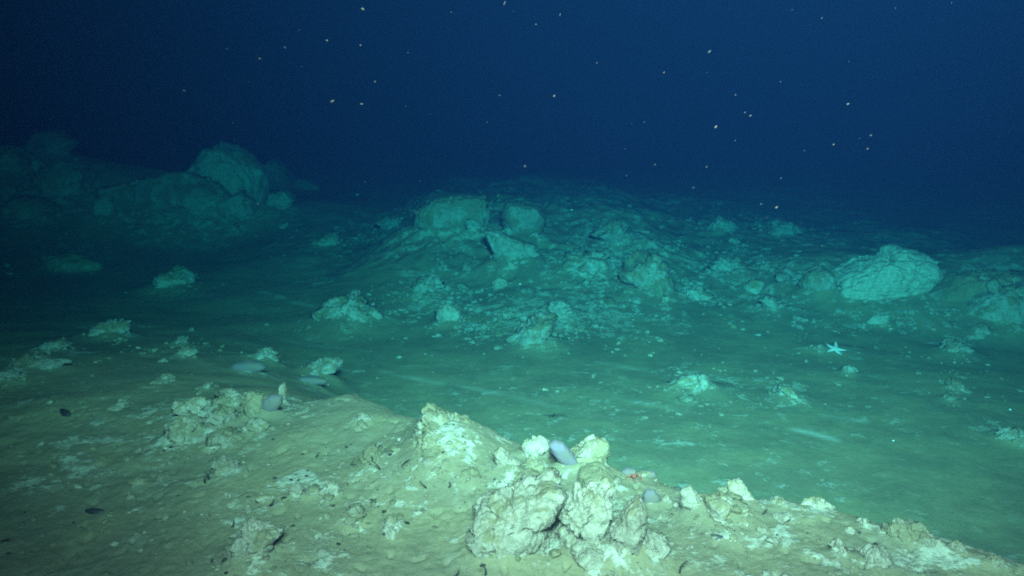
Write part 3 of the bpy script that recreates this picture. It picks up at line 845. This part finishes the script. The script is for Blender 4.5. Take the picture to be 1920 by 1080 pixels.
# ------------------------------------------------------------------ crumbs of rock too many to count
def gravel(name, label, n, area, smin, smax, mat, seed, flat=.6):
    r = np.random.default_rng(seed)
    v, f = ico(2)
    w = np.array([a[4] for a in area], float); w /= w.sum()
    forms = [v * facet_radius(v, seed + k, 8)[:, None] for k in range(8)]
    XY = []
    cen = [(ground(a[0], a[1]), ground(a[0] + a[2], a[1]), ground(a[0], a[1] - a[3])) for a in area]
    pick = r.choice(len(area), n, p=w)
    # clusters inside each area
    V, Fc = [], []
    P = np.zeros((n, 2))
    for i, k in enumerate(pick):
        g, gx, gy = cen[k]
        rx = abs(gx[0] - g[0]); ry = min(abs(gy[1] - g[1]), 3 * rx)
        P[i] = g[:2] + r.normal(size=2) * .55 * np.array([rx, ry])
    q = np.concatenate([P, np.zeros((n, 1))], 1)
    keep = noise3(q * (1.2 / smax ** .5), seed) + .6 * noise3(q * (4 / smax ** .5), seed + 1) > r.uniform(-.15, .55, n)
    P = P[keep]
    Z = H(P[:, 0], P[:, 1])
    for i, (x, y) in enumerate(P):
        s = smin * (smax / smin) ** (r.random() ** 2.2) * .5
        m = forms[r.integers(8)] * (s * r.uniform(.7, 1.4, 3) * np.array([1, 1, flat]))
        a = r.uniform(0, 6.28); c, sn = math.cos(a), math.sin(a)
        m = np.stack([m[:, 0] * c - m[:, 1] * sn + x, m[:, 0] * sn + m[:, 1] * c + y, m[:, 2] + Z[i] + s * .1], 1)
        Fc.append(f + len(V) * len(v)); V.append(m)
    o = mesh_obj(name, np.concatenate(V), np.concatenate(Fc), mat, False)
    return tag(o, label, "gravel", None, "stuff")
gravel("gravel", "pale crumbs of broken rock strewn over the bright near ridge", 5600,
    [(860,860,170,70,2),(1060,1040,260,50,2),(720,920,200,110,2.2),(560,930,150,70,1.5),(470,1010,110,80,1),(1340,985,120,50,1.8),(1480,985,170,50,1.8),(1690,1035,200,45,2.6),(410,800,150,70,3),(640,970,140,100,1),(1200,910,110,30,.8),(300,900,200,120,2),(120,800,160,100,1.4),(1060,900,220,40,1.2)],
    .006, .032, M["crusty"], 901)
gravel("gravel", "pale crumbs of rock scattered over the teal trough floor", 7000,
    [(1340,725,170,40,2),(1080,740,240,50,1),(1190,650,170,40,1.2),(1460,660,150,60,1),(1790,690,70,110,1.5),(1640,610,120,30,1.5),(660,605,120,25,1.5),(300,655,170,50,1.4),(330,535,80,20,.8),(800,690,240,40,.6),(90,660,120,40,1)] + FLOOR_HALO,
    .006, .06, M["crusty"], 902)
gravel("crack_bits", "dark bits standing in for small cracks and holes on the near ridge", 1100,
    [(860,860,170,70,2),(1060,1040,260,50,1),(720,920,200,110,3),(560,930,150,70,2),(470,1010,110,80,1.5),(1340,985,120,50,1),(1480,985,170,50,1),(1690,1035,200,45,1.5),(410,800,130,60,3),(640,970,140,100,2),(300,900,200,120,2)],
    .004, .022, M["tube"], 905, .5)  # dark crumbs stand in for the shaded short cracks and holes in the sand
gravel("gravel", "pale broken rubble covering the hummocky far slope", 9000,
    [(1000,595,170,50,2.5),(820,545,120,50,1.5),(1120,500,140,60,2.5),(1300,540,130,50,2),(1150,440,130,30,2),(740,430,110,30,1),(1380,480,120,50,1.5),(1440,575,100,30,1.2),(1500,530,70,25,1.2),(640,450,80,25,.8),(960,470,80,40,.8),(1450,430,110,25,1),(900,600,100,30,1),(1650,600,120,15,.8),(1840,570,100,25,1)],
    .018, .11, M["far"], 903, .7)

# ------------------------------------------------------------------ animals and shells
def sea_star():
    g = STAR_AT
    R0 = .122
    # one body: disc blended into five tapering, slightly raised arms
    nt_, nr_ = 120, 16
    V, Fc = [], []
    for side in (1, -1):
        for i in range(nr_ + 1):
            for j in range(nt_):
                t = 2 * math.pi * j / nt_
                k = t * 5 / (2 * math.pi)
                d = abs(k - round(k)) * 2            # 0 on an arm's axis, 1 between arms
                arm = round(k) % 5
                L = (1.0, .95, 1.05, .9, 1.0)[arm]
                rmax = R0 * (.34 + .66 * L * max(0, 1 - d) ** 1.9)
                r = rmax * i / nr_
                prof = (1 - (i / nr_) ** 2) ** .5
                z = .016 * prof * (1 if side == 1 else -.35) * (.45 + .55 * (1 - r / R0))
                z += .030 * max(0, r / R0 - .55) ** 1.3 * (1.6 if arm in (1, 2) else .3)   # arm tips curl up
                bend = .22 * (r / R0) ** 2 * (1, -1, 1, -.6, .7)[arm]
                V.append((r * math.cos(t + bend), r * math.sin(t + bend), z))
    n1 = (nr_ + 1) * nt_
    for s in (0, 1):
        for i in range(nr_):
            for j in range(nt_):
                a = s * n1 + i * nt_ + j; b = s * n1 + i * nt_ + (j + 1) % nt_
                q = (a, b, b + nt_, a + nt_)
                Fc.append(q[::-1] if s == 0 else q)
    o = mesh_obj("sea_star", V, Fc, M["star"])
    bm = bmesh.new(); bm.from_mesh(o.data)
    bmesh.ops.remove_doubles(bm, verts=bm.verts, dist=1e-5); bmesh.ops.recalc_face_normals(bm, faces=bm.faces)
    bm.to_mesh(o.data); bm.free()
    o.data.polygons.foreach_set("use_smooth", [True] * len(o.data.polygons))
    o.location = (g[0], g[1], Hz(g[0], g[1]) + .022)
    o.rotation_mode = 'ZYX'
    o.rotation_euler = (math.radians(20), 0, math.radians(-90 + 5))
    tag(o, "white five armed sea star lying on the teal sediment", "sea star")
sea_star()

def squat_lobster():
    g = ground(1188, 903)
    rt = bpy.data.objects.new("squat_lobster", None); COL.objects.link(rt)
    rt.location = (g[0], g[1], g[2] + .012)
    tag(rt, "small red long legged squat lobster on the ridge crest", "squat lobster")
    v, f = ico(3)
    p = v.copy()
    p[:, 0] *= .010 * (1 - .25 * v[:, 1]); p[:, 1] *= .017; p[:, 2] *= .008
    mesh_obj("carapace", p + np.array([0, 0, .008]), f, M["crab"], True, rt)
    q = v * np.array([.008, .009, .006]); mesh_obj("tail", q + np.array([0, .018, .005]), f, M["crab"], True, rt)
    for s in (-1, 1):
        for k, (a, L) in enumerate(((.5, .034), (.05, .036), (-.4, .032))):
            c, sn = math.cos(a), math.sin(a)
            vv, ff = tube([(s * .007, .004 * (k - 1), .008), (s * (.007 + L * .5 * c), L * .5 * sn, .017), (s * (.007 + L * c), L * sn, .004), (s * (.007 + L * 1.12 * c), L * 1.15 * sn, -.010)], [.0017, .0015, .0013, .0007], 7)
            mesh_obj("leg", vv, ff, M["crab"], True, rt)
        vv, ff = tube([(s * .006, -.012, .008), (s * .018, -.024, .013), (s * .019, -.042, .007), (s * .013, -.056, .005)], [.0024, .0024, .003, .001], 8)
        cl = mesh_obj("claw", vv, ff, M["crab"], True, rt)
        vv, ff = tube([(s * .019, -.042, .007), (s * .020, -.055, .005)], [.0018, .0006], 6)
        mesh_obj("pincer", vv, ff, M["crab"], True, cl)
        e, ef = ico(2); mesh_obj("eye", e * .0018 + np.array([s * .004, -.016, .011]), ef, M["eye"], True, rt)
    rt.rotation_euler = (0, 0, math.radians(25))
    rt.scale = (.85,) * 3
squat_lobster()

def brittle_star():
    g = ground(1037, 783)
    rt = bpy.data.objects.new("brittle_star", None); COL.objects.link(rt)
    rt.location = (g[0], g[1], g[2] + .008)
    tag(rt, "small dark brittle star with thin outstretched arms on the smooth trough", "brittle star")
    v, f = ico(3); p = v * np.array([.011, .011, .008])
    mesh_obj("disc", p + np.array([0, 0, .006]), f, M["dark"], True, rt)
    for k, a in enumerate((5, 175, 80, 235, 305)):
        a = math.radians(a); L = (.12, .11, .06, .07, .07)[k]
        pts = [(L * t * math.cos(a + .25 * math.sin(4 * t + k)), L * t * math.sin(a + .25 * math.sin(4 * t + k)), .006 + .012 * math.sin(3 * t) * (1 - t)) for t in np.linspace(.05, 1, 9)]
        vv, ff = tube(pts, list(np.linspace(.0030, .0009, 9)), 6)
        mesh_obj("arm", vv, ff, M["tube"], True, rt)
brittle_star()

def shell(px, py, L, rz, label, open_=.12):  # dark holes in the ground are built as dark shell shapes
    g = ground(px, py)
    rt = bpy.data.objects.new("hole_shell", None); COL.objects.link(rt)
    tag(rt, label, "dark hole", "dark holes in the sediment built as shells")
    v, f = ico(3)
    for s in (-1, 1):
        p = v.copy()
        w = .5 + .5 * np.clip((v[:, 0] + 1) / 2, 0, 1) ** .6
        p = np.stack([v[:, 0] * L * .5, v[:, 1] * L * .20 * w, np.abs(v[:, 2]) * L * .13 * w * s + s * open_ * L * .1 * (v[:, 0] + 1) * .5], 1)
        mesh_obj("valve", p, f, M["dark"], True, rt)
    rt.location = (g[0], g[1], g[2] + L * .08)
    rt.rotation_euler = (math.radians(35), math.radians(6), math.radians(rz))
for px, py, L, rz, lb in [
    (178, 965, .085, -4, "dark hole built as a gaping shell, alone in the dim green sediment on the left"),
    (122, 778, .12, -40, "long dark hole built as a shell on the dim slab at the far left"),
    (968, 1010, .05, -35, "dark hole built as a black shell in the foot of the broad white block"),
    (1345, 1010, .045, -20, "small dark hole built as a shell in the sediment under the ragged white crust"),
    (1270, 917, .03, -10, "tiny dark hole built as a shell beside the leaning pale oval rock")]:
    shell(px, py, L, rz, lb)

def worm_tube(px, py, h, lean, curl, label, thick=.0035):
    g = ground(px, py)
    n = 10
    pts = [(lean * h * t + curl * h * math.sin(3.1 * t) * .35, -.25 * h * t + .08 * h * math.sin(5 * t + px), h * t - .015 * h - .01) for t in np.linspace(0, 1, n)]
    vv, ff = tube(pts, [thick * (1.25 - .7 * t) for t in np.linspace(0, 1, n)], 7)
    o = mesh_obj("worm_tube", vv, ff, M["tube"], True)
    o.location = tuple(g)
    tag(o, label, "worm tube", "dark worm tubes on the near ridge")
for a in [
    (908, 1078, .055, -.15, .5, "dark crooked worm tube standing at the bottom below the broad white block"),
    (1274, 1076, .060, .35, -.4, "dark slanting worm tube at the bottom right of the outcrop"),
    (845, 1080, .035, .8, .5, "dark worm tube bending low at the bottom, left of the crooked one"),
    (690, 872, .06, .3, .5, "dark worm tube rising in the cracked ground left of the crest boulder"),
    (712, 880, .05, -.5, .6, "dark curled worm tube beside the rising one in cracked ground"),
    (752, 875, .045, .9, -.5, "dark worm tube lying aslant in the cracked ground"),
    (800, 920, .04, -.7, .5, "thin dark worm tube in the bare sediment under the crest boulder"),
    (838, 915, .035, .3, .7, "short dark worm tube near the grey cobble"),
    (385, 905, .06, .5, -.6, "dark bushy worm tube at the left of the yellowish stone"),
    (392, 900, .05, -.3, .6, "second dark worm tube touching the bushy one by the yellowish stone"),
    (497, 955, .05, .9, .4, "dark worm tube lying along the slope above the forked pale rock"),
    (430, 990, .04, .5, .6, "dark worm tube leaning at the left of the forked pale rock"),
    (595, 860, .04, .4, -.7, "thin dark worm tube in the smooth sediment of the left rise"),
    (1425, 965, .035, .6, .5, "thin dark worm tube right of the ragged white crust"),
    (1555, 1025, .04, .4, -.5, "dark worm tube at the dark left edge of the pale flank rock")]:
    worm_tube(*a)

def glint(px, py, s, label):
    g = ground(px, py)
    v, f = ico(2)
    o = mesh_obj("shell_fragment", v * np.array([s, s * .7, s * .5]), f, M["glint"])
    o.location = (g[0], g[1], g[2] + s * .4)
    tag(o, label, "shell fragment", "bright shell fragments")
for a in [(975, 537, .016, "bright white shell fragment shining in the middle of the far slope"), (1072, 397, .022, "bright white shell fragment near the skyline of the far slope"),
          (957, 535, .009, "faint white shell fragment beside the bright one on the far slope"), (1894, 770, .010, "white shell fragment on the bare trough floor at the far right"),
          (670, 367, .05, "pale fragment on the dark floor beyond the far slope's left shoulder"), (1675, 827, .008, "white shell fragment right of the pale drift line")]:
    glint(*a)

# ------------------------------------------------------------------ marine snow, each fleck an object
_fv, _ff = ico(2)
def fleck_mesh(mat, seed):
    p = _fv * (1 + .35 * noise3(_fv * 1.6, seed))[:, None]
    me = bpy.data.meshes.new("marine_snow_fleck")
    me.from_pydata([tuple(v) for v in p], [], [tuple(q) for q in _ff])
    me.polygons.foreach_set("use_smooth", [True] * len(me.polygons))
    me.materials.append(mat)
    return me
FM = {k: [fleck_mesh(M[k], 40 + i) for i in range(3)] for k in ("snow", "snowblue")}

def fleck(px, py, dist, lpx, wpx, ang, kind, label):
    o = bpy.data.objects.new("marine_snow_fleck", rs.choice(FM[kind]))
    COL.objects.link(o)
    d = ray(px, py)
    o.location = tuple(np.array([0, 0, CAM_H]) + d * dist)
    k = dist / FPX * .5
    k *= .62
    o.scale = (lpx * k, wpx * k, wpx * k)
    o.rotation_euler = Matrix.Rotation(math.pi / 2 - PITCH, 3, 'X').to_4x4().to_euler()
    o.rotation_euler = (Matrix.Rotation(math.pi / 2 - PITCH, 3, 'X') @ Matrix.Rotation(math.radians(ang), 3, 'Z')).to_euler()
    tag(o, label, "marine snow", "marine snow drifting in the dark water")
FL = "elongated tan fleck of marine snow hanging in dark blue water above the floor"
for px, py, l, w, a in [(680,17,10,7,-35),(534,89,9,4,-45),(623,190,13,7,30),(678,195,9,4,0),(703,153,6,3,60),(765,99,5,3,20),(984,312,8,8,0),(1039,180,7,5,40),(1050,28,8,3,90),(946,6,14,3,65),
    (1330,97,12,5,45),(1342,238,10,5,50),(1397,211,7,4,15),(1407,217,8,4,30),(1228,309,7,3,45),(1427,383,8,4,40),(1456,389,9,5,30),(1300,352,6,3,40),(1379,178,6,2,40),(1245,136,6,2,60),
    (1541,34,8,3,35),(1633,254,8,4,20),(1590,195,8,3,20),(1563,271,6,3,20),(1325,313,6,3,40),(1627,279,6,3,20),(345,170,9,3,-20),(487,110,7,3,-15),(613,76,6,5,0),(676,85,5,4,0),(937,179,5,4,0),(1005,46,5,5,0),(1119,118,4,3,20),(846,23,4,3,60)]:
    fleck(px, py, rs.uniform(1.7, 2.8), l, w, a, "snow", FL)
for k in range(30):
    px, py = rs.uniform(60, 1900), rs.uniform(5, 400) ** 1.0
    fleck(px, py, rs.uniform(1.8, 3.5), rs.uniform(2.5, 5.5), rs.uniform(1.8, 2.8), rs.uniform(0, 70), "snowblue", "tiny bluish fleck of marine snow, barely lit in the dark water")

for k in range(34):
    px, py = rs.uniform(60, 1900), rs.uniform(330, 900)
    fleck(px, py, rs.uniform(1.0, 1.9), rs.uniform(3, 6), rs.uniform(2.2, 3.4), rs.uniform(-20, 70), "snowblue", "tiny bluish fleck of marine snow drifting in front of the sea floor")

# ------------------------------------------------------------------ the sea water itself
def water():
    m = bpy.data.materials.new("sea_water"); m.use_nodes = True
    nt = m.node_tree; nt.nodes.clear()
    out = nt.nodes.new("ShaderNodeOutputMaterial")
    pv = nt.nodes.new("ShaderNodeVolumePrincipled")
    D = .25
    sig_s = np.array([.00020, .00092, .0029]); sig_a = np.array([.150, .0290, .0290])
    c = sig_s / D
    A = (1 - sig_a / (D * (1 - c))) ** 2
    pv.inputs["Density"].default_value = D
    pv.inputs["Color"].default_value = (*c, 1)
    pv.inputs["Absorption Color"].default_value = (*A, 1)
    pv.inputs["Anisotropy"].default_value = 0.0
    nt.links.new(pv.outputs[0], out.inputs["Volume"])
    x, y0, y1, zb, zt = 75., -75., 75., -3.0, 16.0
    V = [(sx * x, yy, zz) for zz in (zb, zt) for sx, yy in ((-1, y0), (1, y0), (1, y1), (-1, y1))]
    F_ = [(3, 2, 1, 0), (4, 5, 6, 7), (0, 1, 5, 4), (1, 2, 6, 5), (2, 3, 7, 6), (3, 0, 4, 7)]
    o = mesh_obj("haze", V, F_, m, False)
    tag(o, "dark blue sea water that swallows the light with distance", "sea water", None, "stuff")
water()
